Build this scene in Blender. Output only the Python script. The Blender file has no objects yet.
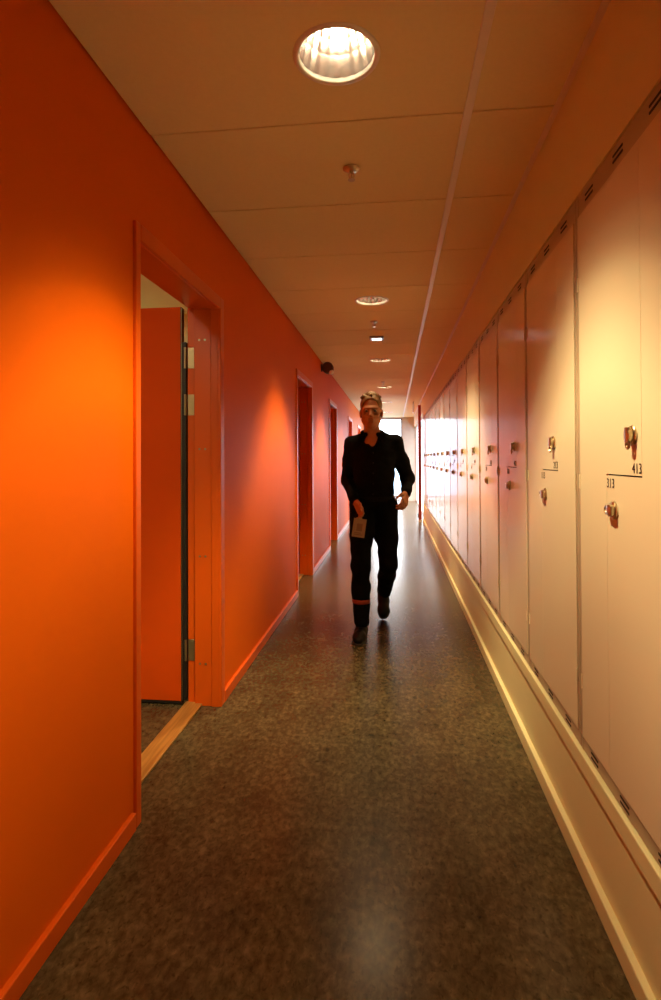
import bpy, bmesh, math, random
import numpy as np
from mathutils import Vector, Matrix

random.seed(7)
SC = bpy.context.scene
COL = SC.collection
PI = math.pi

# ------------------------------------------------------------------ dimensions (metres)
EYE = 1.2597                 # camera height
CEIL = 2.4542                # ceiling height
XL = -0.893                  # left wall
XR = 0.5695                  # right wall / locker fronts
YB = -1.7                    # wall behind the camera
YE = 16.5                    # end wall
TILE, D0 = 0.648, 1.9632     # ceiling tile rows
XT = 0.2597                  # ceiling rail
PITCH, LK0, NLK = 0.668, 1.152, 15   # lockers: column pitch, start, count
LKEND = LK0 + PITCH * NLK
PLEN = 2.80                  # top of the ceiling void

# ------------------------------------------------------------------ camera
cam = bpy.data.cameras.new('camera')
cam_o = bpy.data.objects.new('camera', cam)
COL.objects.link(cam_o)
cam.sensor_fit = 'VERTICAL'
cam.sensor_height = 24.0
cam.lens = 24.0 * 559.64 / 1000.0
cam.shift_y = -(500 - 451.99) / 1000.0
cam.clip_start = 0.02
_yaw, _pit, _rol = -0.1135, 0.0115, 0.005
_F = Vector((math.sin(_yaw) * math.cos(_pit), math.cos(_yaw) * math.cos(_pit), math.sin(_pit)))
_R0 = Vector((math.cos(_yaw), -math.sin(_yaw), 0))
_U0 = _R0.cross(_F)
_R = _R0 * math.cos(_rol) - _U0 * math.sin(_rol)
_U = _U0 * math.cos(_rol) + _R0 * math.sin(_rol)
cam_o.matrix_world = Matrix(((_R.x, _U.x, -_F.x, 0), (_R.y, _U.y, -_F.y, 0), (_R.z, _U.z, -_F.z, EYE), (0, 0, 0, 1)))
SC.camera = cam_o

# ------------------------------------------------------------------ light levels, exposure
SC.view_settings.view_transform = 'Standard'
SC.view_settings.look = 'None'
SC.view_settings.gamma = 1.0
SC.view_settings.use_curve_mapping = False
SC.view_settings.exposure = 0.0
SPOT_W = 235.0
SPOT_RGB = (1.0, 0.74, 0.36)
SPOT_ANGLE, SPOT_BLEND = 130, 0.1
# cosine of the angle from straight down -> relative intensity
BEAM = [(.56, 0.0), (.64, .008), (.70, .06), (.76, .40), (.82, 1.0), (.90, .88), (.96, .40), (1.0, .14)]
SKY_STRENGTH = 11.0
ROOM_W = 20.0

world = bpy.data.worlds.new('daylight')
SC.world = world
world.use_nodes = True
wn, wl = world.node_tree.nodes, world.node_tree.links
wn.clear()
wo = wn.new('ShaderNodeOutputWorld')
wb = wn.new('ShaderNodeBackground')
wt = wn.new('ShaderNodeTexCoord')
ws = wn.new('ShaderNodeSeparateXYZ')
wr = wn.new('ShaderNodeValToRGB')
wr.color_ramp.elements[0].position = 0.0
wr.color_ramp.elements[0].color = (0.30, 0.42, 0.55, 1)
wr.color_ramp.elements[1].position = 0.10
wr.color_ramp.elements[1].color = (0.94, 0.97, 1.0, 1)
wl.new(wt.outputs['Generated'], ws.inputs[0])
wl.new(ws.outputs['Z'], wr.inputs[0])
wl.new(wr.outputs[0], wb.inputs['Color'])
wb.inputs['Strength'].default_value = SKY_STRENGTH
wl.new(wb.outputs[0], wo.inputs[0])

SC.cycles.caustics_reflective = False
SC.cycles.caustics_refractive = False
SC.cycles.max_bounces = 10
SC.cycles.diffuse_bounces = 6
SC.cycles.sample_clamp_indirect = 6.0

# daylight portals just outside the two windows
def portal(loc, rot, sx, sy):
    l = bpy.data.lights.new('sky_portal', 'AREA')
    l.shape = 'RECTANGLE'
    l.size, l.size_y = sx, sy
    l.cycles.is_portal = True
    o = bpy.data.objects.new('sky_portal', l)
    o.location, o.rotation_euler = loc, rot
    COL.objects.link(o)
portal(((XL + .235) / 2, YE + .20, 1.25), (-PI / 2, 0, 0), 1.12, 2.4)
portal((XR + .30, 13.9, 1.08), (0, PI / 2, 0), 2.14, 5.1)

# ------------------------------------------------------------------ materials
def mat(name, rgb, rough=0.5, metal=0.0, spec=0.5, coat=0.0, coat_rough=0.1, emit=None, estr=0.0):
    m = bpy.data.materials.new(name)
    m.use_nodes = True
    b = m.node_tree.nodes['Principled BSDF']
    b.inputs['Base Color'].default_value = (*rgb, 1)
    b.inputs['Roughness'].default_value = rough
    b.inputs['Metallic'].default_value = metal
    b.inputs['Specular IOR Level'].default_value = spec
    b.inputs['Coat Weight'].default_value = coat
    b.inputs['Coat Roughness'].default_value = coat_rough
    if emit:
        b.inputs['Emission Color'].default_value = (*emit, 1)
        b.inputs['Emission Strength'].default_value = estr
    return m

def noise_mat(name, c1, c2, scale, rough=0.5, spec=0.5, bump=0.0, detail=4, vec=(1, 1, 1), coat=0.0):
    m = mat(name, c1, rough, 0, spec, coat)
    nt = m.node_tree
    b = nt.nodes['Principled BSDF']
    tc = nt.nodes.new('ShaderNodeTexCoord')
    mp = nt.nodes.new('ShaderNodeMapping')
    mp.inputs['Scale'].default_value = vec
    n = nt.nodes.new('ShaderNodeTexNoise')
    n.inputs['Scale'].default_value = scale
    n.inputs['Detail'].default_value = detail
    r = nt.nodes.new('ShaderNodeValToRGB')
    r.color_ramp.elements[0].position = 0.35
    r.color_ramp.elements[0].color = (*c1, 1)
    r.color_ramp.elements[1].position = 0.65
    r.color_ramp.elements[1].color = (*c2, 1)
    nt.links.new(tc.outputs['Object'], mp.inputs[0])
    nt.links.new(mp.outputs[0], n.inputs['Vector'])
    nt.links.new(n.outputs['Fac'], r.inputs[0])
    nt.links.new(r.outputs[0], b.inputs['Base Color'])
    if bump:
        bp = nt.nodes.new('ShaderNodeBump')
        bp.inputs['Strength'].default_value = bump
        bp.inputs['Distance'].default_value = 0.002
        nt.links.new(n.outputs['Fac'], bp.inputs['Height'])
        nt.links.new(bp.outputs[0], b.inputs['Normal'])
    return m

M = {}
M['orange'] = noise_mat('orange_wall_paint', (0.72, 0.120, 0.0025), (0.70, 0.116, 0.0025), 3.0, 0.50, 0.06)
M['orange_gloss'] = mat('orange_woodwork_paint', (0.68, 0.102, 0.004), 0.32, 0, 0.35)
M['leaf'] = noise_mat('orange_red_door_laminate', (0.66, 0.080, 0.003), (0.64, 0.077, 0.003), 4, 0.6, 0.1)
M['red_post'] = mat('dark_red_paint', (0.40, 0.045, 0.015), 0.35)
M['cream'] = noise_mat('cream_wall_paint', (0.78, 0.745, 0.46), (0.765, 0.73, 0.445), 5, 0.45, 0.4)
M['locker'] = noise_mat('cream_locker_enamel', (0.81, 0.735, 0.565), (0.795, 0.72, 0.55), 2.5, 0.18, 0.5)
M['locker_frame'] = mat('beige_grey_metal', (0.42, 0.34, 0.24), 0.35, 0.0, 0.5)
M['ceiling'] = noise_mat('ceiling_tile', (0.82, 0.735, 0.43), (0.80, 0.715, 0.415), 60, 0.85, 0.2, 0.15, 8)
M['rail'] = mat('white_ceiling_rail', (0.80, 0.76, 0.70), 0.35)
M['void'] = mat('dark_void', (0.03, 0.025, 0.02), 0.9)
M['black'] = mat('black_rubber_and_shade', (0.012, 0.010, 0.010), 0.5)
M['dark_slot'] = mat('dark_slot', (0.010, 0.008, 0.007), 0.7)
M['brass'] = mat('satin_nickel', (0.62, 0.52, 0.34), 0.28, 1.0)
M['hinge'] = mat('nickel_hinge', (0.40, 0.35, 0.22), 0.38, 0.9)
M['ink'] = mat('dark_printed_ink', (0.03, 0.022, 0.018), 0.6)
M['room_wall'] = mat('pale_yellow_green_paint', (0.80, 0.78, 0.52), 0.8)
M['pier'] = noise_mat('greige_plaster', (0.56, 0.47, 0.38), (0.53, 0.44, 0.36), 6, 0.7)
M['win_frame'] = mat('grey_window_frame', (0.30, 0.30, 0.31), 0.4)
M['chrome'] = mat('bright_reflector', (0.94, 0.92, 0.88), 0.19, 1.0)
M['white_metal'] = mat('white_enamel', (0.82, 0.80, 0.76), 0.3)
M['bulb'] = mat('lit_bulb', (1, 1, 1), 0.4, emit=(1.0, 0.80, 0.52), estr=36.0)
M['led'] = mat('lit_diffuser', (1, 1, 1), 0.4, emit=(0.95, 0.97, 1.0), estr=4.5)
M['housing'] = mat('dark_brown_housing', (0.085, 0.045, 0.028), 0.5)
M['dome'] = mat('clear_white_dome', (0.85, 0.83, 0.82), 0.12, 0, 0.6, 0.5)
M['skin'] = noise_mat('skin', (0.44, 0.185, 0.095), (0.41, 0.165, 0.085), 30, 0.6, 0.2)
M['hair'] = noise_mat('sandy_hair', (0.27, 0.145, 0.06), (0.15, 0.08, 0.035), 90, 0.55, 0.4, 0.6, 3, (1, 1, .3))
M['jacket'] = noise_mat('black_jacket_cloth', (0.0040, 0.0040, 0.0048), (0.006, 0.006, 0.007), 60, 0.9, 0.06, 0.3)
M['trousers'] = noise_mat('black_trouser_cloth', (0.0035, 0.0035, 0.0042), (0.0055, 0.0055, 0.0065), 60, 0.9, 0.06, 0.3)
M['stripe'] = mat('orange_red_band', (0.24, 0.030, 0.010), 0.7)
M['shoe'] = mat('black_leather', (0.005, 0.005, 0.005), 0.5, 0, 0.2)
M['eye'] = mat('eye', (0.20, 0.155, 0.13), 0.3)  # eye white darkened, the shadow of the sockets is in this colour
M['iris'] = mat('iris', (0.03, 0.03, 0.035), 0.2)
M['lips'] = mat('lips', (0.36, 0.12, 0.085), 0.45)
M['belt'] = mat('belt_leather', (0.006, 0.005, 0.005), 0.6, 0, 0.1)
M['card'] = mat('pale_card', (0.30, 0.24, 0.16), 0.6)
M['card_print'] = mat('card_print', (0.20, 0.13, 0.09), 0.5)

# wood threshold
def wood():
    m = mat('oak_threshold', (0.52, 0.26, 0.07), 0.35)
    nt = m.node_tree; b = nt.nodes['Principled BSDF']
    tc = nt.nodes.new('ShaderNodeTexCoord'); mp = nt.nodes.new('ShaderNodeMapping')
    mp.inputs['Scale'].default_value = (40, 2.0, 40)
    n = nt.nodes.new('ShaderNodeTexNoise'); n.inputs['Scale'].default_value = 2.2; n.inputs['Detail'].default_value = 5
    r = nt.nodes.new('ShaderNodeValToRGB')
    r.color_ramp.elements[0].position = .35; r.color_ramp.elements[0].color = (0.30, 0.125, 0.028, 1)
    r.color_ramp.elements[1].position = .65; r.color_ramp.elements[1].color = (0.46, 0.22, 0.055, 1)
    nt.links.new(tc.outputs['Object'], mp.inputs[0]); nt.links.new(mp.outputs[0], n.inputs['Vector'])
    nt.links.new(n.outputs['Fac'], r.inputs[0]); nt.links.new(r.outputs[0], b.inputs['Base Color'])
    return m
M['oak'] = wood()

# marbled linoleum
def lino():
    m = mat('marbled_brown_linoleum', (0.08, 0.06, 0.035), 0.24, 0, 0.31)
    nt = m.node_tree; b = nt.nodes['Principled BSDF']; L = nt.links
    tc = nt.nodes.new('ShaderNodeTexCoord')
    mp = nt.nodes.new('ShaderNodeMapping'); mp.inputs['Scale'].default_value = (1.0, 0.65, 1.0)
    L.new(tc.outputs['Object'], mp.inputs[0])
    def tex(scale, detail, dist):
        n = nt.nodes.new('ShaderNodeTexNoise')
        n.inputs['Scale'].default_value = scale; n.inputs['Detail'].default_value = detail
        n.inputs['Distortion'].default_value = dist; n.inputs['Roughness'].default_value = .62
        L.new(mp.outputs[0], n.inputs['Vector']); return n
    def ramp(src, stops):
        r = nt.nodes.new('ShaderNodeValToRGB'); e = r.color_ramp.elements
        while len(e) < len(stops): e.new(0.5)
        for k, (p, c) in enumerate(stops):
            e[k].position = p; e[k].color = (*c, 1)
        L.new(src, r.inputs[0]); return r
    def mix(kind, fac, a, bb):
        x = nt.nodes.new('ShaderNodeMix'); x.data_type = 'RGBA'; x.blend_type = kind
        x.inputs['Factor'].default_value = fac
        L.new(a, x.inputs[6]); L.new(bb, x.inputs[7]); return x
    n1 = tex(46, 8, .35); n2 = tex(7.0, 5, .4); n3 = tex(75, 4, .5)
    r1 = ramp(n1.outputs['Fac'], [(.30, (.040, .030, .014)), (.50, (.086, .066, .034)), (.70, (.150, .118, .060))])
    r2 = ramp(n2.outputs['Fac'], [(.30, (.62, .60, .58)), (.70, (1.15, 1.15, 1.12))])
    r3 = ramp(n3.outputs['Fac'], [(.33, (.35, .33, .32)), (.44, (1, 1, 1)), (.64, (1, 1, 1)), (.74, (2.0, 1.8, 1.5))])
    a = mix('MULTIPLY', 1.0, r1.outputs[0], r2.outputs[0])
    c = mix('MULTIPLY', 0.8, a.outputs[2], r3.outputs[0])
    L.new(c.outputs[2], b.inputs['Base Color'])
    bp = nt.nodes.new('ShaderNodeBump'); bp.inputs['Strength'].default_value = .12; bp.inputs['Distance'].default_value = .001
    L.new(n1.outputs['Fac'], bp.inputs['Height']); L.new(bp.outputs[0], b.inputs['Normal'])
    return m
M['lino'] = lino()

def glass():
    m = bpy.data.materials.new('window_glass'); m.use_nodes = True
    nt = m.node_tree; nt.nodes.clear()
    o = nt.nodes.new('ShaderNodeOutputMaterial'); mx = nt.nodes.new('ShaderNodeMixShader')
    t = nt.nodes.new('ShaderNodeBsdfTransparent'); t.inputs[0].default_value = (.97, .98, .98, 1)
    g = nt.nodes.new('ShaderNodeBsdfGlossy'); g.inputs['Roughness'].default_value = .02
    mx.inputs[0].default_value = .06
    nt.links.new(t.outputs[0], mx.inputs[1]); nt.links.new(g.outputs[0], mx.inputs[2]); nt.links.new(mx.outputs[0], o.inputs[0])
    return m
M['glass'] = glass()

# ------------------------------------------------------------------ mesh helpers
def box(bm, x0, x1, y0, y1, z0, z1, bev=0.0, seg=2):
    g = bmesh.ops.create_cube(bm, size=1.0)
    vs = g['verts']
    for v in vs:
        v.co = Vector((x0 + (v.co.x + .5) * (x1 - x0), y0 + (v.co.y + .5) * (y1 - y0), z0 + (v.co.z + .5) * (z1 - z0)))
    if bev > 0:
        es = set()
        for v in vs:
            es.update(v.link_edges)
        bmesh.ops.bevel(bm, geom=list(es), offset=bev, segments=seg, profile=.5, affect='EDGES', clamp_overlap=True)

def tube(bm, p0, p1, r0, r1=None, seg=20, cap=True):
    p0, p1 = Vector(p0), Vector(p1)
    if r1 is None: r1 = r0
    d = p1 - p0
    q = d.to_track_quat('Z', 'Y').to_matrix().to_4x4()
    bmesh.ops.create_cone(bm, cap_ends=cap, cap_tris=False, segments=seg, radius1=r0, radius2=r1, depth=d.length,
                          matrix=Matrix.Translation((p0 + p1) / 2) @ q)

def lathe(bm, prof, seg=32, mtx=Matrix.Identity(4)):
    rings = []
    for (r, z) in prof:
        if r < 1e-6:
            rings.append([bm.verts.new(mtx @ Vector((0, 0, z)))])
        else:
            rings.append([bm.verts.new(mtx @ Vector((r * math.cos(2 * PI * k / seg), r * math.sin(2 * PI * k / seg), z))) for k in range(seg)])
    for a, b in zip(rings, rings[1:]):
        for k in range(seg):
            j = (k + 1) % seg
            if len(a) == 1 and len(b) == 1: continue
            if len(a) == 1: bm.faces.new((a[0], b[k], b[j]))
            elif len(b) == 1: bm.faces.new((a[k], a[j], b[0]))
            else: bm.faces.new((a[k], a[j], b[j], b[k]))

def prism_x(bm, poly, x0, x1):
    """polygon of (y, z) extruded from x0 to x1"""
    a = [bm.verts.new((x0, y, z)) for y, z in poly]
    b = [bm.verts.new((x1, y, z)) for y, z in poly]
    n = len(poly)
    bm.faces.new(a); bm.faces.new(b[::-1])
    for k in range(n):
        j = (k + 1) % n
        bm.faces.new((a[k], b[k], b[j], a[j]))

def ball(bm, c, r, sc=(1, 1, 1), seg=20):
    bmesh.ops.create_uvsphere(bm, u_segments=seg, v_segments=seg // 2 + 2, radius=r,
                              matrix=Matrix.Translation(c) @ Matrix.Diagonal((*sc, 1)))

def obj(name, bm, m, parent=None, smooth=False, auto=None):
    bmesh.ops.recalc_face_normals(bm, faces=bm.faces[:])
    me = bpy.data.meshes.new(name)
    bm.to_mesh(me); bm.free()
    if smooth or auto:
        for p in me.polygons: p.use_smooth = True
        if auto:
            me.set_sharp_from_angle(angle=math.radians(auto))
    me.materials.append(m)
    o = bpy.data.objects.new(name, me)
    COL.objects.link(o)
    if parent: o.parent = parent
    return o

def struct(name, bm, m, parent=None, **kw):
    o = obj(name, bm, m, parent, **kw)
    if parent is None: o['kind'] = 'structure'
    return o

def tag(o, label, cat, group=None):
    o['label'] = label; o['category'] = cat
    if group: o['group'] = group
    return o

def empty(name, loc=(0, 0, 0)):
    o = bpy.data.objects.new(name, None)
    o.empty_display_size = .1
    o.location = loc
    COL.objects.link(o)
    return o

def NB(): return bmesh.new()

# ------------------------------------------------------------------ room shell
b = NB(); box(b, -3.9, 2.2, YB - .2, YE + 1.2, -.12, 0); struct('floor', b, M['lino'])

# left wall with five door openings: (arch outer y0, y1)
DOORS = [(1.828, 2.834), (5.045, 6.05), (7.66, 8.665), (10.85, 11.855), (13.75, 14.755)]
ARC, ARN, HEAD = 0.060, 0.045, 2.088         # architrave width and its top edge
ARCW = ARC
WALLT = 0.16
b = NB(); y = YB
for (a, c) in DOORS:
    box(b, XL - WALLT, XL, y, a + .03, 0, PLEN)
    box(b, XL - WALLT, XL, a + .03, c - .03, HEAD - .03, PLEN)
    y = c - .03
box(b, XL - WALLT, XL, y, YE + .2, 0, PLEN)
struct('wall_left', b, M['orange'])

b = NB(); y = YB
for (a, c) in DOORS + [(YE, None)]:
    box(b, XL - .01, XL + .016, y, a, 0, .060, .004)
    y = c
struct('baseboard_left', b, M['orange_gloss'])

# right wall: bulkhead over the lockers, plinth below, plain wall behind the first locker
b = NB()
box(b, XR, XR + .5, YB, LK0 - .002, 0, PLEN)
box(b, XR, XR + .5, LK0 - .002, LKEND, 2.070, PLEN)
box(b, XR - .003, XR + .5, LK0 - .002, LKEND, 0, .352)
box(b, XR + .47, XR + .5, LK0, LKEND, .352, 2.070)
box(b, XR, XR + .5, LKEND, YE + .2, 2.16, PLEN)
struct('wall_right', b, M['cream'])
b = NB(); box(b, XR - .021, XR + .01, YB, LKEND, 0, .062, .004, 3); struct('baseboard_right', b, M['cream'])
b = NB(); box(b, XR - .012, XR + .01, LK0 - .002, LKEND, .305, .3605, .003); struct('trim_1', b, M['cream'])

# ceiling: concealed-grid tiles with downlight cut-outs, dark void above
LAMP_X = -0.163
LAMP_Y = [D0 - TILE / 2 + 4 * TILE * k for k in range(6)]
LAMP_R = 0.118
b = NB()
GAP = 0.0035
rows = range(-6, 24)
def tile(bm, x0, x1, y0, y1, hole=None):
    z0, z1 = CEIL, CEIL + .02
    x0 += GAP; x1 -= GAP; y0 += GAP; y1 -= GAP
    if hole is None:
        box(bm, x0, x1, y0, y1, z0, z1, .002, 1)
        return
    hx, hy, hr = hole
    ang = [2 * PI * k / 48 for k in range(48)]
    for cx, cy in ((x0, y0), (x0, y1), (x1, y0), (x1, y1)):
        ang.append(math.atan2(cy - hy, cx - hx) % (2 * PI))
    ang = sorted(set(round(a, 6) for a in ang))
    inner, outer, itop, otop = [], [], [], []
    for a in ang:
        c, s = math.cos(a), math.sin(a)
        t = min([((x1 if c > 0 else x0) - hx) / c if abs(c) > 1e-9 else 1e9, ((y1 if s > 0 else y0) - hy) / s if abs(s) > 1e-9 else 1e9])
        inner.append(bm.verts.new((hx + hr * c, hy + hr * s, z0))); outer.append(bm.verts.new((hx + t * c, hy + t * s, z0)))
        itop.append(bm.verts.new((hx + hr * c, hy + hr * s, z1))); otop.append(bm.verts.new((hx + t * c, hy + t * s, z1)))
    n = len(ang)
    for k in range(n):
        j = (k + 1) % n
        bm.faces.new((inner[k], inner[j], outer[j], outer[k])); bm.faces.new((itop[k], otop[k], otop[j], itop[j]))
        bm.faces.new((inner[k], itop[k], itop[j], inner[j])); bm.faces.new((outer[k], outer[j], otop[j], otop[k]))
for k in rows:
    y0, y1 = D0 + TILE * (k - 1), D0 + TILE * k
    y1c = min(y1, YE)
    if y0 >= YE or y1 < YB: continue
    hole = next(((LAMP_X, ly, LAMP_R - .004) for ly in LAMP_Y if y0 < ly < y1), None)
    tile(b, XL + .004, XT - .010, y0, y1c, hole)
    tile(b, XT + .010, XR - .004, y0, y1c)
ceil = struct('ceiling', b, M['ceiling'])
b = NB(); box(b, XL - .02, XR + .02, YB, YE + .2, PLEN - .04, PLEN + .02); obj('ceiling_void', b, M['void'], ceil)
b = NB(); box(b, XT - .0145, XT + .0145, YB, YE, CEIL - .006, CEIL + .03, .002, 1); struct('trim_2', b, M['rail'])
b = NB()
box(b, XR - .022, XR + .001, YB, YE, CEIL - .003, CEIL + .004, .001, 1)
struct('trim_3', b, M['rail'])

b = NB(); box(b, XL - WALLT, XR + .5, YB - .15, YB, 0, PLEN); struct('wall_back', b, M['cream'])
WX0 = -.66
# end wall: pier right of the window, strip over it
b = NB()
box(b, .235, XR + .10, YE, YE + .16, 0, PLEN)
box(b, XL - WALLT, .235, YE, YE + .16, 2.425, PLEN)
box(b, XL - WALLT, WX0, YE, YE + .16, 0, PLEN)
struct('wall_end', b, M['pier'])

# end window
w1 = empty('window_1', (-.33, YE + .05, 0)); w1['kind'] = 'structure'
def child_at(o, parent):
    o.parent = parent
    o.matrix_parent_inverse = Matrix.Translation(-parent.location)
    return o
b = NB()
box(b, WX0, WX0 + .05, YE + .03, YE + .09, 0, 2.425, .003)
box(b, .195, .235, YE + .03, YE + .09, 0, 2.425, .003)
box(b, WX0, .235, YE + .03, YE + .09, .10, .165, .003)
box(b, WX0, .235, YE + .03, YE + .09, 0.0, .03, .003)
box(b, WX0, .235, YE + .03, YE + .09, 2.385, 2.425, .003)
child_at(obj('window_frame', b, M['win_frame']), w1)
b = NB(); box(b, WX0 + .05, .195, YE + .055, YE + .065, .165, 2.385); child_at(obj('window_pane', b, M['glass']), w1)
b = NB(); box(b, WX0 + .05, .195, YE + .055, YE + .065, .03, .10); child_at(obj('window_pane', b, M['glass']), w1)

# side glazing on the right beyond the lockers
w2 = empty('window_2', (XR + .08, 13.9, 0)); w2['kind'] = 'structure'
b = NB()
SY0, SY1 = LKEND + .10, YE - .02
for k in range(5):
    yy = SY0 + (SY1 - SY0) * k / 4
    box(b, XR + .06, XR + .11, yy - (.025 if k else 0), yy + (.025 if k < 4 else 0), 0, 2.16, .003)
box(b, XR + .06, XR + .11, SY0, SY1, 0.0, .05, .003)
box(b, XR + .06, XR + .11, SY0, SY1, 2.11, 2.16, .003)
child_at(obj('window_frame', b, M['white_metal']), w2)
for k in range(4):
    ya = SY0 + (SY1 - SY0) * k / 4 + .025; yb = SY0 + (SY1 - SY0) * (k + 1) / 4 - .025
    b = NB(); box(b, XR + .08, XR + .09, ya, yb, .05, 2.11)
    child_at(obj('window_pane', b, M['glass']), w2)
# closes the gap between the last locker and the glazing
b = NB(); box(b, XR + .06, XR + .5, LKEND, LKEND + .10, 0, 2.16); struct('wall_return', b, M['pier'])

# dark red post at the locker end
p4 = empty('trim_4', (.497, 11.14, 0)); p4['kind'] = 'structure'
b = NB(); box(b, -.027, .027, -.03, .03, 0.0, 2.30, .004); obj('post', b, M['red_post'], p4)
b = NB(); tube(b, (-.034, -.01, .09), (-.034, -.01, .17), .012); obj('hinge_pin', b, M['black'], p4, auto=40)
b = NB(); box(b, -.032, .032, -.035, .035, 0, .05, .003); obj('post_shoe', b, M['white_metal'], p4)

# ------------------------------------------------------------------ doors in the left wall
def frame_meshes(root, W):
    """W = outer architrave width; local y from 0 (near) to W (far), x = 0 on the wall face, -x into the wall"""
    b = NB()
    # architrave, proud of the wall
    box(b, -.004, .012, .008, ARN, 0, HEAD, .003)
    box(b, -.004, .014, W - ARCW, W, 0, HEAD, .003)
    box(b, -.004, .014, ARN, W - ARCW, HEAD - ARCW, HEAD, .003)
    obj('architrave', b, M['orange_gloss'], root)
    b = NB()
    # lining: outer part, set-back part, rebate
    zi = HEAD - ARCW
    for s in (0, 1):
        f = (lambda y: y) if s == 0 else (lambda y: W - y)
        ARC = ARN if s == 0 else ARCW
        def bx(x0, x1, ya, yb, z0, z1):
            a, c = f(ya), f(yb)
            box(b, x0, x1, min(a, c), max(a, c), z0, z1, .0015, 1)
        bx(-.037, .000, .025, ARC + .002, 0, zi + .02)
        bx(-.128, -.039, .025, ARC - .004, 0, zi + .02)
        bx(-.168, -.130, .020, ARC - .018, 0, zi + .02)
    box(b, -.037, .0, .032, W - .032, zi - .002, zi + .02, .0015, 1)
    box(b, -.128, -.039, .032, W - .032, zi + .004, zi + .024, .0015, 1)
    box(b, -.168, -.130, .032, W - .032, zi + .016, zi + .028, .0015, 1)
    obj('door_lining', b, M['orange_gloss'], root)
    # cover plugs on the far jamb, in pairs
    for z in (1.872, 1.311, .762, .214):
        for x in (-.070, -.100):
            b = NB(); tube(b, (x, W - ARCW + .004, z), (x, W - ARCW + .0015, z), .0055, seg=14)
            obj('screw_plug', b, M['hinge'], root)
    b = NB(); box(b, -.182, -.088, .034, W - .034, 0, .012, .004)
    obj('threshold', b, M['oak'], root)

def hinge(root, W, z):
    b = NB()
    box(b, -.166, -.132, W - ARC + .0145, W - ARC + .0185, z - .054, z + .054, .001, 1)
    for k in range(4):
        tube(b, (-.149, W - ARC + .0155, z - .040 + k * .0265), (-.149, W - ARC + .0130, z - .040 + k * .0265), .0042, seg=10)
    tube(b, (-.178, W - ARC + .010, z - .054), (-.178, W - ARC + .010, z + .054), .0065, seg=14)
    box(b, -.198, -.176, W - ARC + .012, W - ARC + .016, z - .054, z + .054, .001, 1)
    obj('hinge', b, M['hinge'], root, auto=40)

LEAFT = .042
for n, (y0, y1) in enumerate(DOORS):
    W = y1 - y0
    d = empty('door_%d' % (n + 1), (XL, y0, 0)); d['kind'] = 'structure'
    frame_meshes(d, W)
    zi = HEAD - ARC
    if n == 0:
        # open leaf, square to the wall inside the room, hung on the far jamb
        yl = W - ARC + .002
        b = NB(); box(b, -.200 - .86, -.2005, yl, yl + LEAFT - .004, .020, 2.046, .0015, 1)
        leaf = obj('door_leaf', b, M['leaf'], d)
        b = NB()
        box(b, -.2003, -.1965, yl + .0005, yl + LEAFT, .020, 2.046)
        box(b, -.1966, -.1735, yl + .006, yl + LEAFT - .002, .022, 1.865, .002, 1)
        box(b, -.200 - .86, -.1965, yl - .001, yl + LEAFT, .0075, .0195)  # black bar standing in for the shadow in the gap under the leaf
        obj('edge_and_gap_shade', b, M['black'], leaf)
        b = NB(); box(b, -.1968, -.1950, yl + .0005, yl + .0055, .022, 2.040); obj('seal', b, M['hinge'], leaf)
        b = NB()
        tube(b, (-.98, yl, 1.02), (-.98, yl - .05, 1.02), .009); tube(b, (-.98, yl - .045, 1.02), (-.86, yl - .045, 1.02), .009)
        tube(b, (-.98, yl, 1.02), (-.98, yl - .006, 1.02), .026)
        obj('lever_handle', b, M['brass'], leaf, auto=40)
        for z in (1.783, 1.540, .278): hinge(d, W, z)
    else:
        b = NB(); box(b, -.170, -.131, ARC - .016, W - ARC + .016, .018, zi + .010, .0015, 1)
        leaf = obj('door_leaf', b, M['leaf'], d)
        b = NB(); yh = ARC + .07
        tube(b, (-.131, yh, 1.02), (-.085, yh, 1.02), .009); tube(b, (-.087, yh, 1.02), (-.087, yh + .12, 1.02), .009)
        tube(b, (-.131, yh, 1.02), (-.125, yh, 1.02), .026)
        obj('lever_handle', b, M['brass'], leaf, auto=40)

# small room behind the open door
b = NB()
RX = XL - WALLT
box(b, RX - 2.6, RX - 2.5, .2, 4.4, 0, 2.45)
box(b, RX - 2.6, RX, .1, .2, 0, 2.45)
box(b, RX - 2.6, RX, 4.4, 4.5, 0, 2.45)
box(b, RX - 2.6, RX, .1, 4.5, 2.45, 2.55)
struct('wall_room', b, M['room_wall'])
for q, (lx, ly, lw) in enumerate(((RX - .24, 1.0, ROOM_W), (RX - 1.5, 3.75, ROOM_W * .85))):  # lamps added and placed to light the door leaf and the wall above it
    rl = bpy.data.lights.new('added_room_lamp', 'AREA'); rl.shape = 'DISK'; rl.size = .35; rl.energy = lw; rl.color = (1.0, .80, .48)
    ro = bpy.data.objects.new('added_room_lamp', rl); ro.location = (lx, ly, 2.40); COL.objects.link(ro)
    b = NB(); lathe(b, [(0, .045), (.19, .045), (.205, .02), (.205, 0), (.19, 0), (.19, .012), (0, .012)], 32, Matrix.Translation((lx, ly, 2.405)))  # body of the added lamp
    struct('trim_%d' % (5 + q), b, M['white_metal'], auto=40)

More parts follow.
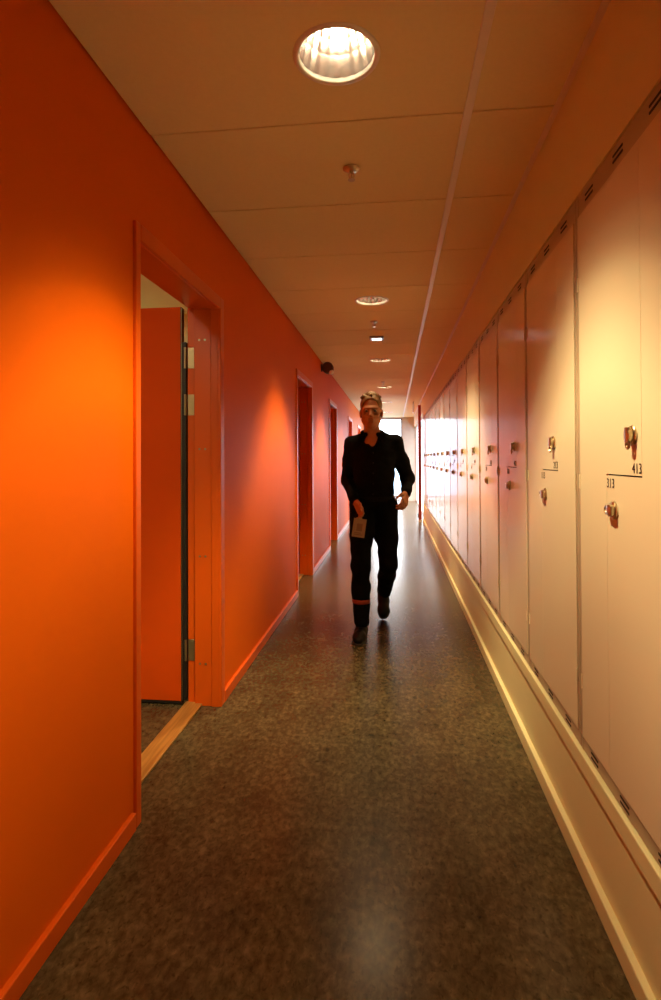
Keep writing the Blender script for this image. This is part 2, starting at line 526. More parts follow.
# ------------------------------------------------------------------ ceiling fittings
DL_LABEL = ['large glaring recessed downlight nearest the camera at the top',
            'recessed round downlight second from the camera, with lit ribs in its reflector',
            'recessed round downlight between the square ceiling light and the third sprinkler',
            'recessed round downlight just beyond the third sprinkler, above the hair of the person',
            'recessed round downlight hidden mostly behind the head of the person',
            'farthest recessed downlight, a thin bright line just before the end window']
def make_downlight(y):
    root = empty('downlight', (LAMP_X, y, CEIL))
    b = NB()
    lathe(b, [(.1115, .011), (.1120, -.002), (.115, -.005), (.120, -.006), (.128, -.004), (.130, .0), (.122, .003), (.1135, .003), (.1135, .011), (.1115, .011)], 48)
    obj('trim_ring', b, M['white_metal'], root, auto=50)
    b = NB()
    prof = [(.1125, .0105), (.107, .035), (.099, .07), (.086, .11), (.070, .145), (.052, .160), (0, .165)]
    seg = 40
    rings = []
    for r, z in prof:
        if r == 0:
            rings.append([b.verts.new((0, 0, z))]); continue
        rings.append([b.verts.new(((r - .004 * (k % 2)) * math.cos(2 * PI * k / seg), (r - .004 * (k % 2)) * math.sin(2 * PI * k / seg), z)) for k in range(seg)])
    for A, B in zip(rings, rings[1:]):
        for k in range(seg):
            j = (k + 1) % seg
            b.faces.new((A[k], A[j], B[j], B[k]) if len(B) > 1 else (A[k], A[j], B[0]))
    # outer shell so that the can is solid
    lathe(b, [(.1138, .0105), (.1138, .18), (0, .18)], 32)
    obj('reflector', b, M['chrome'], root)
    for s in (-1, 1):
        b = NB()
        ball(b, (s * .030, .0, .115), .019, (1.9, 1, 1), 16)
        tube(b, (s * .055, 0, .115), (s * .078, 0, .115), .012, seg=14)
        obj('bulb', b, M['bulb'], root, smooth=True)
    l = bpy.data.lights.new('downlight_lamp', 'SPOT')
    l.energy = SPOT_W; l.color = SPOT_RGB; l.spot_size = math.radians(SPOT_ANGLE); l.spot_blend = SPOT_BLEND
    l.shadow_soft_size = .030
    # wide-beam photometry: most light thrown at about 40 degrees, less straight down, sharp cut-off
    l.use_nodes = True
    nt = l.node_tree; em = nt.nodes['Emission']
    ge = nt.nodes.new('ShaderNodeNewGeometry'); sp = nt.nodes.new('ShaderNodeSeparateXYZ')
    ab = nt.nodes.new('ShaderNodeMath'); ab.operation = 'ABSOLUTE'
    rp = nt.nodes.new('ShaderNodeValToRGB'); e = rp.color_ramp.elements
    while len(e) < len(BEAM): e.new(.5)
    for q, (p, v) in enumerate(BEAM):
        e[q].position = p; e[q].color = (v, v, v, 1)
    nt.links.new(ge.outputs['Incoming'], sp.inputs[0]); nt.links.new(sp.outputs['Z'], ab.inputs[0])
    nt.links.new(ab.outputs[0], rp.inputs[0]); nt.links.new(rp.outputs[0], em.inputs['Strength'])
    lo = bpy.data.objects.new('downlight_lamp', l); lo.location = (0, 0, .070); lo.parent = root
    COL.objects.link(lo)
    return root
for k, y in enumerate(LAMP_Y):
    tag(make_downlight(y), DL_LABEL[k], 'ceiling light', 'row of recessed downlights')

SP_LABEL = ['small sprinkler head on the ceiling nearest the camera',
            'small sprinkler head just in front of the square ceiling light',
            'tiny sprinkler head just before the downlight above the hair of the person']
def make_sprinkler(y):
    root = empty('sprinkler', (-.168, y, CEIL))
    b = NB(); lathe(b, [(0, 0), (.034, 0), (.035, -.004), (.026, -.010), (.012, -.012), (0, -.012)], 28)
    obj('rosette', b, M['brass'], root, auto=40)
    b = NB()
    tube(b, (0, 0, -.010), (0, 0, -.022), .009)
    for s in (-1, 1):
        tube(b, (s * .009, 0, -.018), (s * .011, 0, -.034), .0022, seg=8); tube(b, (s * .011, 0, -.034), (0, 0, -.046), .0022, seg=8)
    tube(b, (0, 0, -.022), (0, 0, -.044), .003, seg=10)
    obj('nozzle', b, M['brass'], root, auto=40)
    b = NB(); lathe(b, [(0, -.046), (.014, -.046), (.016, -.048), (.014, -.050), (0, -.050)], 20)
    obj('deflector', b, M['brass'], root, auto=40)
    return root
for k, y in enumerate((D0 + TILE / 2, D0 + TILE * 4.5, D0 + TILE * 10.5)):
    tag(make_sprinkler(y), SP_LABEL[k], 'sprinkler', 'sprinkler heads')

t = tag(empty('ceiling_light', (-.165, D0 + TILE * 5.5, CEIL)), 'small bright square ceiling light in a grey frame', 'ceiling light')
b = NB()
for a, c, e, f in ((-.07, -.045, -.06, .06), (.045, .07, -.06, .06), (-.045, .045, -.06, -.045), (-.045, .045, .045, .06)):
    box(b, a, c, e, f, -.022, 0, .002, 1)
obj('frame', b, M['win_frame'], t)
b = NB(); box(b, -.0448, .0448, -.0448, .0448, -.024, -.001, .004); obj('diffuser', b, M['led'], t)

# wall-mounted dark drum with a white dome
t = tag(empty('security_camera', (XL, 6.88, 2.385)), 'dark round camera housing with white dome high on the orange wall', 'camera')
b = NB(); tube(b, (0, 0, 0), (.012, 0, 0), .050, seg=28); tube(b, (.010, 0, 0), (.045, 0, -.005), .030, seg=20); obj('wall_bracket', b, M['housing'], t, auto=40)
b = NB(); lathe(b, [(0, 0.0), (.058, 0.0), (.066, .006), (.070, .016), (.070, .100), (.060, .112), (0, .112)], 36, Matrix.Translation((.082, .055, -.005)) @ Matrix.Rotation(PI / 2, 4, 'X'))
obj('housing', b, M['housing'], t, auto=40)
b = NB(); ball(b, (.128, -.030, -.062), .036, (1, 1, .9), 24); obj('dome', b, M['dome'], t, smooth=True)

# narrow panel hanging edge-on beyond the lockers
t = tag(empty('hanging_sign', (.405, 12.0, CEIL)), 'narrow pale panel hanging from the ceiling by the dark red post', 'sign')
b = NB(); box(b, -.012, .012, -.13, .13, -.235, -.05, .003); obj('panel', b, M['white_metal'], t)
for s in (-.09, .09):
    b = NB(); tube(b, (0, s, -.055), (0, s, 0), .005, seg=10); obj('hanger', b, M['win_frame'], t)

# ------------------------------------------------------------------ lockers
def text_mesh(body, h):
    c = bpy.data.curves.new('number', 'FONT')
    c.body = body; c.size = h / .70; c.extrude = .0004; c.align_x = 'LEFT'
    c.space_character = 1.04
    o = bpy.data.objects.new('number', c); COL.objects.link(o)
    dg = bpy.context.evaluated_depsgraph_get(); dg.update()
    me = bpy.data.meshes.new_from_object(o.evaluated_get(dg))
    COL.objects.unlink(o); bpy.data.objects.remove(o); bpy.data.curves.remove(c)
    me.materials.clear(); me.materials.append(M['ink'])
    xs = [v.co.x for v in me.vertices]
    x0, x1 = min(xs), max(xs)
    for v in me.vertices:       # local x -> -y, local y -> z, normal -> -x
        x, yy, z = v.co
        v.co = (-z, -(x - x0), yy)
    return me, x1 - x0

LZ0, LZ1 = .407, 1.998          # doors
def stem(yc, zc, ang):
    """lock: round base, barrel and a turning tab with a padlock hole"""
    b = NB()
    rot = Matrix.Translation((0, yc, zc)) @ Matrix.Rotation(-PI / 2, 4, 'Y')
    lathe(b, [(0, 0), (.0225, 0), (.0235, .002), (.0235, .005), (.0215, .0075), (.0165, .0085), (.0160, .019), (.0145, .0205), (0, .0205)], 28, rot)
    lm = Matrix.Translation((-.0135, yc, zc)) @ Matrix.Rotation(ang, 4, 'X')
    g = NB()
    box(g, -.0075, .0025, -.0125, .0125, -.016, .019, .003)
    R_, r_, N, K = .0090, .0040, 18, 8
    rr = []
    for i in range(N):
        a = 2 * PI * i / N
        rr.append([g.verts.new((-.0025 + r_ * math.sin(2 * PI * k / K), (R_ + r_ * math.cos(2 * PI * k / K)) * math.cos(a),
                                -.0225 + (R_ + r_ * math.cos(2 * PI * k / K)) * math.sin(a))) for k in range(K)])
    for i in range(N):
        for k in range(K):
            g.faces.new((rr[i][k], rr[(i + 1) % N][k], rr[(i + 1) % N][(k + 1) % K], rr[i][(k + 1) % K]))
    for v in g.verts: v.co = lm @ v.co
    me = bpy.data.meshes.new('tmp'); g.to_mesh(me); g.free(); b.from_mesh(me); bpy.data.meshes.remove(me)
    return b

def make_locker():
    """local y runs from 0 (near) to PITCH (far); x = 0 at the door face"""
    root = empty('locker')
    W = PITCH
    ST = .022
    YU, YD = .212, .430          # upper and lower vertical joints of the Z-shaped doors
    ZM = 1.213
    b = NB()
    box(b, .0, .03, .002, ST, .3625, 2.066, .002, 1)
    box(b, .0, .03, W - ST, W - .002, .3625, 2.066, .002, 1)
    box(b, .001, .03, ST, W - ST, 2.000, 2.066, .002, 1)
    box(b, .001, .03, ST, W - ST, .3625, .404, .002, 1)
    box(b, .022, .45, .003, .012, .364, 2.064)
    box(b, .022, .45, W - .012, W - .003, .364, 2.064)
    box(b, .440, .45, .003, W - .003, .364, 2.064)
    box(b, .022, .45, .003, W - .003, 2.05, 2.064)
    box(b, .022, .45, .003, W - .003, .364, .378)
    fr = obj('frame', b, M['locker_frame'], root)
    for off in (.130, .340, .552):
        for zc, dz, hl, hh in ((2.033, .0075, .032, .0034), (.384, .007, .028, .0030)):
            for sg in (-1, 1):
                b = NB()
                box(b, -.0006, .004, off - hl, off + hl, zc + sg * dz - hh, zc + sg * dz + hh, .001, 1)
                obj('vent_slot', b, M['dark_slot'], fr)
    g = .0007
    # far door: wide at the top; near door: wide at the bottom
    b = NB()
    prism_x(b, [(YU + g, LZ1), (W - ST - .002, LZ1), (W - ST - .002, LZ0), (YD + g, LZ0), (YD + g, ZM + .002), (YU + g, ZM + .002)], -.002, .018)
    upper = obj('door', b, M['locker'], root)
    b = NB()
    prism_x(b, [(ST + .002, LZ1), (YU - g, LZ1), (YU - g, ZM - .002), (YD - g, ZM - .002), (YD - g, LZ0), (ST + .002, LZ0)], -.002, .018)
    box(b, -.0014, .006, YU - .004, YU, ZM, LZ1); box(b, -.0014, .006, YU, YU + .004, ZM + .003, LZ1); box(b, -.0014, .006, YD - .004, YD + .004, LZ0, ZM - .003)
    lower = obj('door', b, M['locker'], root)
    # dark joint between the two doors
    b = NB(); box(b, .004, .010, YU, YD, ZM - .0022, ZM + .0022); obj('joint', b, M['dark_slot'], fr)
    lk = obj('lock', stem(.258, 1.312, 0.0), M['brass'], upper, auto=35); lk.location = (-.002, 0, 0); lk.scale = (.82, 1, 1)
    lk = obj('lock', stem(.376, 1.121, PI / 2), M['brass'], lower, auto=35); lk.location = (-.002, 0, 0); lk.scale = (.82, 1, 1)
    for dr, yy in ((upper, W - ST - .001), (lower, ST + .001)):
        for z in (.575, 1.185, 1.79):
            b = NB()
            tube(b, (-.0025, yy, z - .022), (-.0025, yy, z + .022), .0032, seg=12)
            obj('hinge', b, M['locker'], dr, auto=40)
    for dr in (upper, lower):
        o = bpy.data.objects.new('number', None)
    return root, upper, lower

def add_number(dr, body, which):
    me, w = text_mesh(body, .0245)
    o = bpy.data.objects.new('number', me); COL.objects.link(o); o.parent = dr
    o.location = (-.0026, (.214 + w) if which == 'upper' else .426, 1.2205 if which == 'upper' else 1.179)
    return o

def copy_tree(o, parent=None):
    c = o.copy(); COL.objects.link(c)
    if parent: c.parent = parent
    for ch in list(o.children): copy_tree(ch, c)
    return c

# the doors are numbered in blocks of four: hundreds 4, 3 on one column, 2, 1 on the next
NUM = []
for k in range(NLK):
    blk = 13 - k // 2
    NUM.append((('4%02d' if k % 2 == 0 else '2%02d') % blk, ('3%02d' if k % 2 == 0 else '1%02d') % blk))
proto, pu, pl = make_locker()
ORD = ['', 'second', 'third', 'fourth', 'fifth', 'sixth', 'seventh', 'eighth', 'ninth', 'tenth', 'eleventh', 'twelfth', 'thirteenth', 'fourteenth', 'fifteenth']
units = []
for k in range(NLK):
    units.append(proto if k == 0 else copy_tree(proto))
for k, u in enumerate(units):
    u.location = (XR, LK0 + PITCH * k, 0)
    drs = sorted([c for c in u.children if c.name.startswith('door')], key=lambda c: max(v.co.y for v in c.data.vertices), reverse=True)
    add_number(drs[0], NUM[k][0], 'upper'); add_number(drs[1], NUM[k][1], 'lower')
    if k == 0: lab = 'cream two-door locker numbered 413 and 313, nearest the camera'
    elif k == NLK - 1: lab = 'cream two-door locker at the far end of the row, by the dark red post'
    else: lab = 'cream two-door locker, %s in the row counted from locker 413' % ORD[k]
    tag(u, lab, 'locker', 'row of cream lockers along the right wall')

# ------------------------------------------------------------------ the walking person
class Field:
    """distance field of rounded cones and ellipsoids, polygonised with surface nets"""
    def __init__(s, lo, hi, h):
        s.lo = np.array(lo, np.float32); s.h = h
        s.n = np.ceil((np.array(hi) - np.array(lo)) / h).astype(int) + 1
        s.D = np.full(s.n, 1.0, np.float32)
        s.ax = [s.lo[i] + h * np.arange(s.n[i], dtype=np.float32) for i in range(3)]
    def _win(s, a, c, pad):
        i0 = np.clip(np.floor((np.array(a) - pad - s.lo) / s.h).astype(int), 0, s.n)
        i1 = np.clip(np.ceil((np.array(c) + pad - s.lo) / s.h).astype(int) + 1, 0, s.n)
        sl = tuple(slice(int(p), int(q)) for p, q in zip(i0, i1))
        if any(q.stop <= q.start for q in sl): return None, None
        g = np.meshgrid(*[s.ax[i][sl[i]] for i in range(3)], indexing='ij')
        return sl, g
    def _smin(s, sl, d, k):
        A = s.D[sl]
        if k <= 0: s.D[sl] = np.minimum(A, d)
        else:
            hh = np.maximum(k - np.abs(A - d), 0) / k
            s.D[sl] = np.minimum(A, d) - hh * hh * k * .25
    def cone(s, p, q, r0, r1, k=.03, flat=None):
        p = np.array(p, np.float32); q = np.array(q, np.float32)
        R = max(r0, r1)
        sl, g = s._win(np.minimum(p, q) - R, np.maximum(p, q) + R, .06)
        if sl is None: return
        d = q - p; L2 = float(d @ d) + 1e-12
        X = [g[i] - p[i] for i in range(3)]
        t = np.clip((X[0] * d[0] + X[1] * d[1] + X[2] * d[2]) / L2, 0, 1)
        V = [X[i] - t * d[i] for i in range(3)]
        if flat is not None:                    # flatten along an axis: (axis, factor)
            ax, fac = np.array(flat[0], np.float32), flat[1]
            ax = ax / np.linalg.norm(ax)
            pr = V[0] * ax[0] + V[1] * ax[1] + V[2] * ax[2]
            V = [V[i] + pr * ax[i] * (1 / fac - 1) for i in range(3)]
        dist = np.sqrt(V[0] ** 2 + V[1] ** 2 + V[2] ** 2) - (r0 + (r1 - r0) * t)
        s._smin(sl, dist, k)
    def chain(s, pts, k=.03, flat=None):
        for (a, ra), (c, rc) in zip(pts, pts[1:]): s.cone(a, c, ra, rc, k, flat)
    def _ell(s, c, r):
        c = np.array(c, np.float32); r = np.array(r, np.float32)
        sl, g = s._win(c - r, c + r, .06)
        X = [(g[i] - c[i]) for i in range(3)]
        k0 = np.sqrt(sum((X[i] / r[i]) ** 2 for i in range(3))); k1 = np.sqrt(sum((X[i] / r[i] ** 2) ** 2 for i in range(3))) + 1e-9
        return sl, k0 * (k0 - 1) / k1
    def ell(s, c, r, k=.03):
        sl, d = s._ell(c, r); s._smin(sl, d, k)
    def cut_ell(s, c, r, k=.008):
        sl, d = s._ell(c, r)
        A = s.D[sl]; d = -d
        hh = np.maximum(k - np.abs(A - d), 0) / k
        s.D[sl] = np.maximum(A, d) + hh * hh * k * .25
    def plane(s, n, off):
        """keeps n.x <= off"""
        g = np.meshgrid(*s.ax, indexing='ij')
        s.D = np.maximum(s.D, (g[0] * n[0] + g[1] * n[1] + g[2] * n[2] - off).astype(np.float32))
    def wrinkle(s, amp, f, seed=0, stretch=(1, 1, 1)):
        r = np.random.RandomState(seed)
        g = np.meshgrid(*s.ax, indexing='ij')
        w = np.zeros(s.n, np.float32)
        for _ in range(6):
            v = r.normal(size=3) * np.array(stretch); v = v / np.linalg.norm(v) * f * r.uniform(.6, 1.6)
            w += np.sin(g[0] * v[0] + g[1] * v[1] + g[2] * v[2] + r.uniform(0, 6.3)).astype(np.float32)
        s.D = s.D + amp * w / 2.5
    def mesh(s):
        D = s.D.copy()
        D[0], D[-1] = 1, 1; D[:, 0], D[:, -1] = 1, 1; D[:, :, 0], D[:, :, -1] = 1, 1
        ins = D < 0
        nx, ny, nz = D.shape
        num = np.zeros((nx - 1, ny - 1, nz - 1), np.float32); P = np.zeros((nx - 1, ny - 1, nz - 1, 3), np.float32)
        corners = [(i, j, k) for i in (0, 1) for j in (0, 1) for k in (0, 1)]
        S = lambda o: (slice(o[0], nx - 1 + o[0]), slice(o[1], ny - 1 + o[1]), slice(o[2], nz - 1 + o[2]))
        cnt = sum(ins[S(c)].astype(np.int8) for c in corners)
        idx = np.argwhere((cnt > 0) & (cnt < 8))
        I, J, K = idx.T
        acc = np.zeros((len(idx), 3)); m = np.zeros(len(idx))
        for a in corners:
            for ax in range(3):
                if a[ax]: continue
                c = list(a); c[ax] = 1
                da = D[I + a[0], J + a[1], K + a[2]]; dc = D[I + c[0], J + c[1], K + c[2]]
                x = (da < 0) != (dc < 0)
                t = np.where(x, da / np.where(x, da - dc, 1), 0)
                pt = np.tile(np.array(a, float), (len(idx), 1)); pt[:, ax] += t
                acc[x] += pt[x]; m[x] += 1
        V = s.lo + s.h * (idx + acc / m[:, None])
        vid = -np.ones((nx - 1, ny - 1, nz - 1), np.int64); vid[I, J, K] = np.arange(len(idx))
        F = []
        for ax in range(3):
            a0 = [slice(None)] * 3; a1 = [slice(None)] * 3
            a0[ax] = slice(0, -1); a1[ax] = slice(1, None)
            ch = ins[tuple(a0)] != ins[tuple(a1)]
            e = np.argwhere(ch)
            u, w = [(1, 2), (2, 0), (0, 1)][ax]
            e = e[(e[:, u] > 0) & (e[:, w] > 0)]
            e = e[(e[:, u] < s.n[u] - 1) & (e[:, w] < s.n[w] - 1)]
            def at(du, dw):
                q = e.copy(); q[:, u] -= du; q[:, w] -= dw
                return vid[q[:, 0], q[:, 1], q[:, 2]]
            quad = np.stack([at(1, 1), at(0, 1), at(0, 0), at(1, 0)], 1)
            fl = ins[e[:, 0], e[:, 1], e[:, 2]]
            quad[~fl] = quad[~fl][:, ::-1]
            F.append(quad)
        F = np.concatenate(F)
        return V, F
    def obj(s, name, m, parent, smooth_iter=2):
        V, F = s.mesh()
        me = bpy.data.meshes.new(name)
        me.from_pydata(V.tolist(), [], F.tolist())
        bm = bmesh.new(); bm.from_mesh(me)
        for _ in range(smooth_iter):
            bmesh.ops.smooth_vert(bm, verts=bm.verts[:], factor=.5, use_axis_x=True, use_axis_y=True, use_axis_z=True)
        bm.to_mesh(me); bm.free()
        for p in me.polygons: p.use_smooth = True
        me.materials.append(m)
        o = bpy.data.objects.new(name, me); COL.objects.link(o)
        if parent:
            o.parent = parent; o.matrix_parent_inverse = Matrix.Translation(-parent.location)
        return o

PX, PY = -.155, 4.17
person = tag(empty('person', (PX, PY, 0)), 'person in dark clothes walking towards the camera down the corridor', 'person')
HC = np.array((-.168, 4.135, 1.600))       # head centre
J = dict(
    pelvis=(-.155, 4.17, .955), spine=(-.155, 4.185, 1.12), chest=(-.155, 4.185, 1.28), neck=(-.163, 4.19, 1.43),
    shR=(-.305, 4.20, 1.362), shL=(.000, 4.20, 1.368), elR=(-.352, 4.25, 1.095), elL=(.098, 4.28, 1.105),
    wrR=(-.288, 4.030, .962), wrL=(.080, 4.065, 1.005),
    hipR=(-.240, 4.155, .895), hipL=(-.072, 4.175, .895), knR=(-.242, 4.005, .490), knL=(-.050, 4.165, .475),
    anR=(-.238, 3.955, .095), anL=(-.088, 4.505, .190))
J = {k: np.array(v) for k, v in J.items()}

def hand(F, wr, fore, side, curl, k=.006):
    """wr wrist, fore: unit direction of the forearm/hand, side: unit direction from little finger to thumb"""
    fore = fore / np.linalg.norm(fore); side = side - fore * (side @ fore); side /= np.linalg.norm(side)
    nrm = np.cross(fore, side)          # palm normal is -nrm or +nrm, chosen by the sign in curl
    pal = nrm * np.sign(curl)
    c = abs(curl)
    kn = wr + fore * .085
    for t in (-.030, -.010, .010, .030):
        F.cone(wr + fore * .012 + side * t * .55, wr + fore * .080 + side * t, .0150, .0125, .014)
    for i, (t, L, r) in enumerate(((.031, .072, .0085), (.011, .082, .0088), (-.010, .076, .0084), (-.030, .060, .0075))):
        p = kn + side * t
        a = .30 * c + .06 * i
        for seg, (f, da) in enumerate(((.44, .55 * c), (.32, .75 * c), (.24, .5 * c))):
            d = fore * math.cos(a) + pal * math.sin(a)
            q = p + d * L * f
            F.cone(p, q, r, r * .93, .004)
            p = q; r *= .93; a += da
    p = wr + fore * .022 + side * .022
    for L, r, dv in ((.042, .0130, side * .75 + fore * .75 + pal * .25), (.032, .0100, side * .35 + fore * .9 + pal * .45), (.026, .0090, side * .1 + fore * .9 + pal * .5)):
        dv = dv / np.linalg.norm(dv); q = p + dv * L
        F.cone(p, q, r, r * .9, .008); p = q

# --- body: one continuous surface
B = Field((-.47, 3.70, .0), (.22, 4.68, 1.80), .0046)
hx, hy, hz = HC
B.ell((hx, hy + .018, hz + .045), (.074, .092, .088), .02)            # cranium
B.ell((hx, hy - .012, hz - .020), (.062, .074, .082), .03)            # face
B.cone((hx, hy - .035, hz - .085), (hx, hy - .062, hz - .105), .040, .022, .03)   # jaw and chin
for s in (-1, 1):
    B.cone((hx + s * .048, hy + .005, hz - .058), (hx + s * .018, hy - .055, hz - .102), .022, .018, .03)
    B.ell((hx + s * .036, hy - .066, hz - .022), (.022, .018, .016), .02)         # cheekbone
    B.cone((hx + s * .010, hy - .080, hz + .022), (hx + s * .044, hy - .064, hz + .022), .007, .006, .020)  # brow
    B.ell((hx + s * .078, hy + .018, hz - .010), (.010, .022, .034), .006)        # ear
for s in (-1, 1):
    B.cut_ell((hx + s * .031, hy - .092, hz + .003), (.017, .016, .010), .012)    # eye socket
B.cone((hx, hy - .082, hz + .012), (hx, hy - .104, hz - .030), .0080, .0125, .010)  # nose
for s in (-1, 1): B.ell((hx + s * .011, hy - .092, hz - .035), (.009, .011, .008), .006)
B.cone((hx - .018, hy - .078, hz - .060), (hx + .018, hy - .078, hz - .060), .0075, .0075, .008)   # upper lip
B.cone((hx - .015, hy - .076, hz - .072), (hx + .015, hy - .076, hz - .072), .0080, .0080, .006)   # lower lip
B.cut_ell((hx, hy - .090, hz - .0655), (.022, .010, .0022), .003)
B.chain([((hx, hy + .025, hz - .07), .055), (J['neck'], .058), ((-.158, 4.195, 1.36), .075)], .03)
B.ell((-.155, 4.185, 1.30), (.140, .088, .115), .06)
B.ell((-.155, 4.180, 1.13), (.118, .080, .130), .06)
B.ell((-.155, 4.175, .96), (.128, .088, .100), .06)
for a, c in (('R', -1), ('L', 1)):
    B.chain([((-.155 + c * .07, 4.195, 1.385), .046), (J['sh' + a], .046), (J['el' + a], .034), (J['wr' + a], .024)], .03)
    B.chain([(J['hip' + a], .078), (J['kn' + a], .048), (J['kn' + a] * .65 + J['an' + a] * .35 + np.array((0, .012, 0)), .046), (J['an' + a], .032)], .03)
B.chain([((-.240, 3.985, .050), .030), ((-.246, 3.860, .032), .026), ((-.248, 3.820, .030), .022)], .02)
B.chain([((-.089, 4.520, .135), .030), ((-.091, 4.448, .045), .024), ((-.091, 4.410, .032), .020)], .02)
foreR = np.array((.050, -.030, -.085)); hand(B, J['wrR'] + foreR / np.linalg.norm(foreR) * .012, foreR, np.array((.55, -.8, .25)), 1.0)
foreL = J['wrL'] - J['elL']; foreL = foreL / np.linalg.norm(foreL)
foreL = foreL * .7 + np.array((-.1, -.25, -.6)); hand(B, J['wrL'], foreL, np.array((-.45, -.85, .3)), 1.0)
body = B.obj('body', M['skin'], person, 1)
del B

# --- eyes
for s in (-1, 1):
    b = NB(); ball(b, (hx + s * .031, hy - .0745, hz + .003), .0115, (1, 1, 1), 16)
    e = obj('eye', b, M['eye'], person, smooth=True); e.matrix_parent_inverse = Matrix.Translation(-person.location)
    b = NB(); ball(b, (hx + s * .031, hy - .0835, hz + .002), .0050, (1, .7, 1), 12)
    i_ = obj('iris', b, M['iris'], e, smooth=True)

# --- hair: short, over crown, sides and back
H = Field((-.29, 4.0, 1.50), (-.04, 4.29, 1.78), .0040)
H.ell((hx, hy + .022, hz + .052), (.082, .099, .091), .02)
H.cut_ell((hx, hy - .088, hz + .002), (.072, .078, .090), .014)
H.cut_ell((hx, hy + .0, hz - .085), (.12, .12, .075), .012)
for s in (-1, 1): H.cut_ell((hx + s * .085, hy - .02, hz - .035), (.022, .06, .05), .01)
for i in range(150):                           # tousled tufts
    a = random.uniform(0, 2 * PI); e = random.uniform(.62, 1.5)
    d = np.array((math.cos(a) * math.cos(e), math.sin(a) * math.cos(e), math.sin(e)))
    if d[1] < -.55 and d[2] < .75: continue
    p = np.array((hx, hy + .022, hz + .055)) + d * np.array((.074, .091, .084))
    H.cone(p, p + d * .006 + np.array((random.uniform(-.012, .012), random.uniform(-.014, .004), .0)), .010, .007, .010)
H.obj('hair', M['hair'], person, 1)
del H

# --- jacket with sleeves and collar
K = Field((-.47, 3.90, .84), (.22, 4.42, 1.52), .0052)
K.ell((-.152, 4.185, 1.275), (.172, .112, .140), .07)
K.ell((-.150, 4.180, 1.12), (.156, .106, .150), .07)
K.ell((-.150, 4.175, .97), (.150, .112, .120), .07)
K.cone((-.205, 4.195, 1.410), (-.110, 4.195, 1.410), .050, .050, .06)
for a, c in (('R', -1), ('L', 1)):
    d = (J['wr' + a] - J['el' + a]); d = d / np.linalg.norm(d)
    K.chain([((-.155 + c * .07, 4.195, 1.400), .052), (J['sh' + a], .062), ((J['sh' + a] + J['el' + a]) / 2, .060), (J['el' + a], .050), (J['wr' + a] - d * .012, .038)], .03)
K.wrinkle(.0030, 42, 3, (1, 1, .6))
K.wrinkle(.0015, 95, 5, (1, 1, 1.4))
K.plane((0, 0, -1), -.885)
# V neckline
K.cut_ell((-.163, 4.150, 1.475), (.062, .075, .060), .01)
K.cut_ell((-.158, 4.070, 1.410), (.034, .070, .070), .01)
jk = K.obj('jacket', M['jacket'], person, 1)
del K
C = Field((-.30, 4.03, 1.30), (-.03, 4.32, 1.54), .0040)
pts = []
for i in range(13):
    a = PI * (-.5 + .20) + (2 * PI - 2 * PI * .20) * i / 12
    pts.append((np.array((-.163 + .076 * math.cos(a), 4.185 + .082 * math.sin(a), 1.452 + .020 * math.sin(a))), .011))
C.chain(pts, .01, None)
for s, e in ((1, pts[0][0]), (-1, pts[-1][0])):
    C.cone(e, e + np.array((s * .022, -.012, -.055)), .013, .006, .012, ((0, 1, .2), .5))
co = C.obj('collar', M['jacket'], None, 1); co.parent = jk

del C
# placket buttons
for i in range(5):
    b = NB(); zz = 1.30 - i * .075
    ball(b, (-.152, 4.0675 - .004 * (zz < 1.2) + .006 * (i == 0), zz), .006, (1, .5, 1), 12)
    o = obj('button', b, M['shoe'], jk, smooth=True)

# --- trousers
def legs(F, grow=0.0):
    F.ell((-.153, 4.172, .925), (.148 + grow, .110 + grow, .085 + grow), .05)
    for a in 'RL':
        kn, an, hp = J['kn' + a], J['an' + a], J['hip' + a]
        mid = kn * .6 + an * .4 + np.array((0, .016, 0))
        F.chain([(hp + np.array((0, 0, .01)), .096 + grow), ((hp + kn) / 2, .082 + grow), (kn, .066 + grow), (mid, .064 + grow), (an + (kn - an) * .06, .056 + grow)], .03)
T = Field((-.40, 3.80, .02), (.10, 4.66, 1.02), .0056)
legs(T)
T.wrinkle(.0030, 50, 11, (1, 1, .8))
T.wrinkle(.0018, 110, 13, (.7, .7, 1.5))
T.plane((0, 0, 1), .985)
tr = T.obj('trousers', M['trousers'], person, 1)
del T
S_ = Field((-.34, 3.84, .22), (-.14, 4.08, .28), .0040)
kn, an = J['knR'], J['anR']
mid = kn * .6 + an * .4 + np.array((0, .016, 0))
S_.chain([(kn, .0705), (mid, .0685), (an + (kn - an) * .06, .0605)], .03)
S_.plane((0, 0, 1), .264); S_.plane((0, 0, -1), -.236)
st = S_.obj('band', M['stripe'], None, 1); st.parent = tr
st['label'] = 'orange-red band round the front trouser leg'
del S_
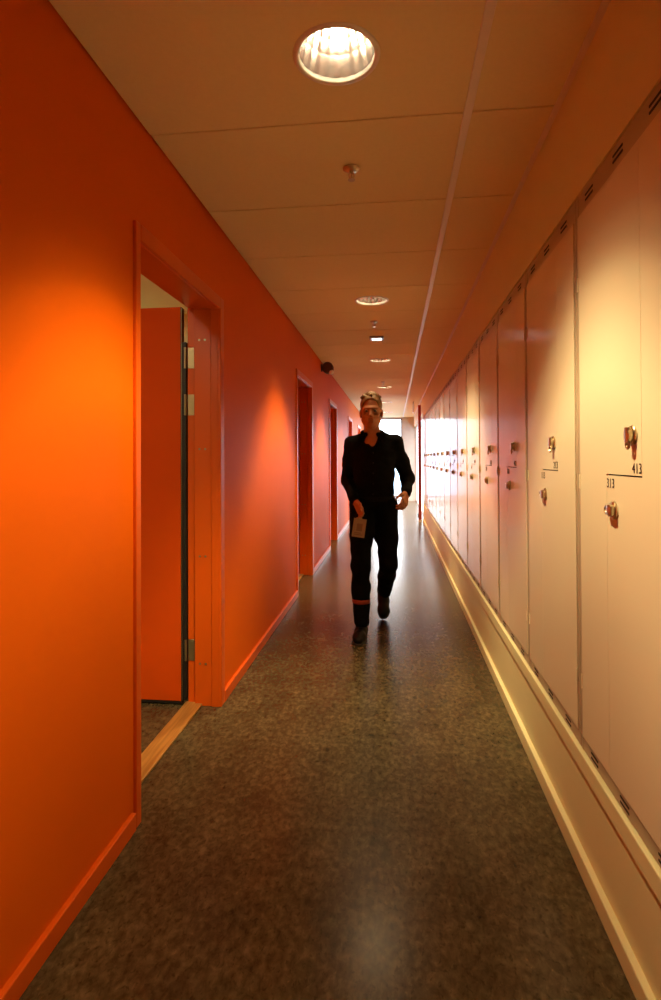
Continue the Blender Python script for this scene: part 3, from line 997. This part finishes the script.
# belt
L_ = Field((-.34, 4.02, .93), (.04, 4.32, 1.0), .0045)
L_.ell((-.151, 4.175, .955), (.1515, .1145, .16), .02)
L_.plane((0, 0, 1), .982); L_.plane((0, 0, -1), -.944)
bl = L_.obj('belt', M['belt'], person, 0)
del L_

# --- shoes
def shoe(heel, toe, up, k=0):
    heel, toe, up = map(np.array, (heel, toe, up))
    d = toe - heel; L = np.linalg.norm(d); d = d / L; up = up - d * (up @ d); up = up / np.linalg.norm(up)
    lo = np.minimum(heel, toe) - .10; hi = np.maximum(heel, toe) + .13
    F = Field(lo, hi, .0042)
    F.chain([(heel + d * .035 + up * .040, .038), (heel + d * .10 + up * .040, .040), (heel + d * .19 + up * .030, .040), (heel + d * (L - .035) + up * .026, .032)], .03)
    F.chain([(heel + d * .045 + up * .045, .040), (heel + d * .050 + up * .095, .040)], .03)
    off = float(-(up @ heel))
    F.plane(tuple(-up), off)
    o = F.obj('shoe', M['shoe'], person, 1)
    G = Field(lo, hi, .0042)
    G.chain([(heel + d * .035, .041), (heel + d * .10, .039), (heel + d * .19, .044), (heel + d * (L - .035), .036)], .03)
    G.plane(tuple(-up), off); G.plane(tuple(up), float(up @ heel) + .012)
    so = G.obj('sole', M['black'], None, 0); so.parent = o
shoe((-.236, 4.035, .001), (-.252, 3.765, .001), (0, 0, 1))
shoe((-.088, 4.590, .175), (-.091, 4.400, .001), (0, .68, .74))

# --- card held in the right hand
t = tag(empty('id_card', (-.248, 3.922, .772)), 'pale badge card held in the lowered hand of the walking person', 'card')
t.rotation_euler = (math.radians(-8), math.radians(8), 0)
b = NB(); box(b, -.045, .045, -.0015, .0015, -.065, .065, .001, 1); cd = obj('card', b, M['card'], t)
b = NB(); box(b, -.018, .022, -.0022, -.0014, -.022, .030)
box(b, -.030, .030, -.0022, -.0014, -.050, -.044); box(b, -.030, .016, -.0022, -.0014, -.038, -.032)
obj('print', b, M['card_print'], cd)
b = NB(); box(b, -.012, .012, -.004, .004, .060, .072, .002); obj('clip', b, M['hinge'], cd)
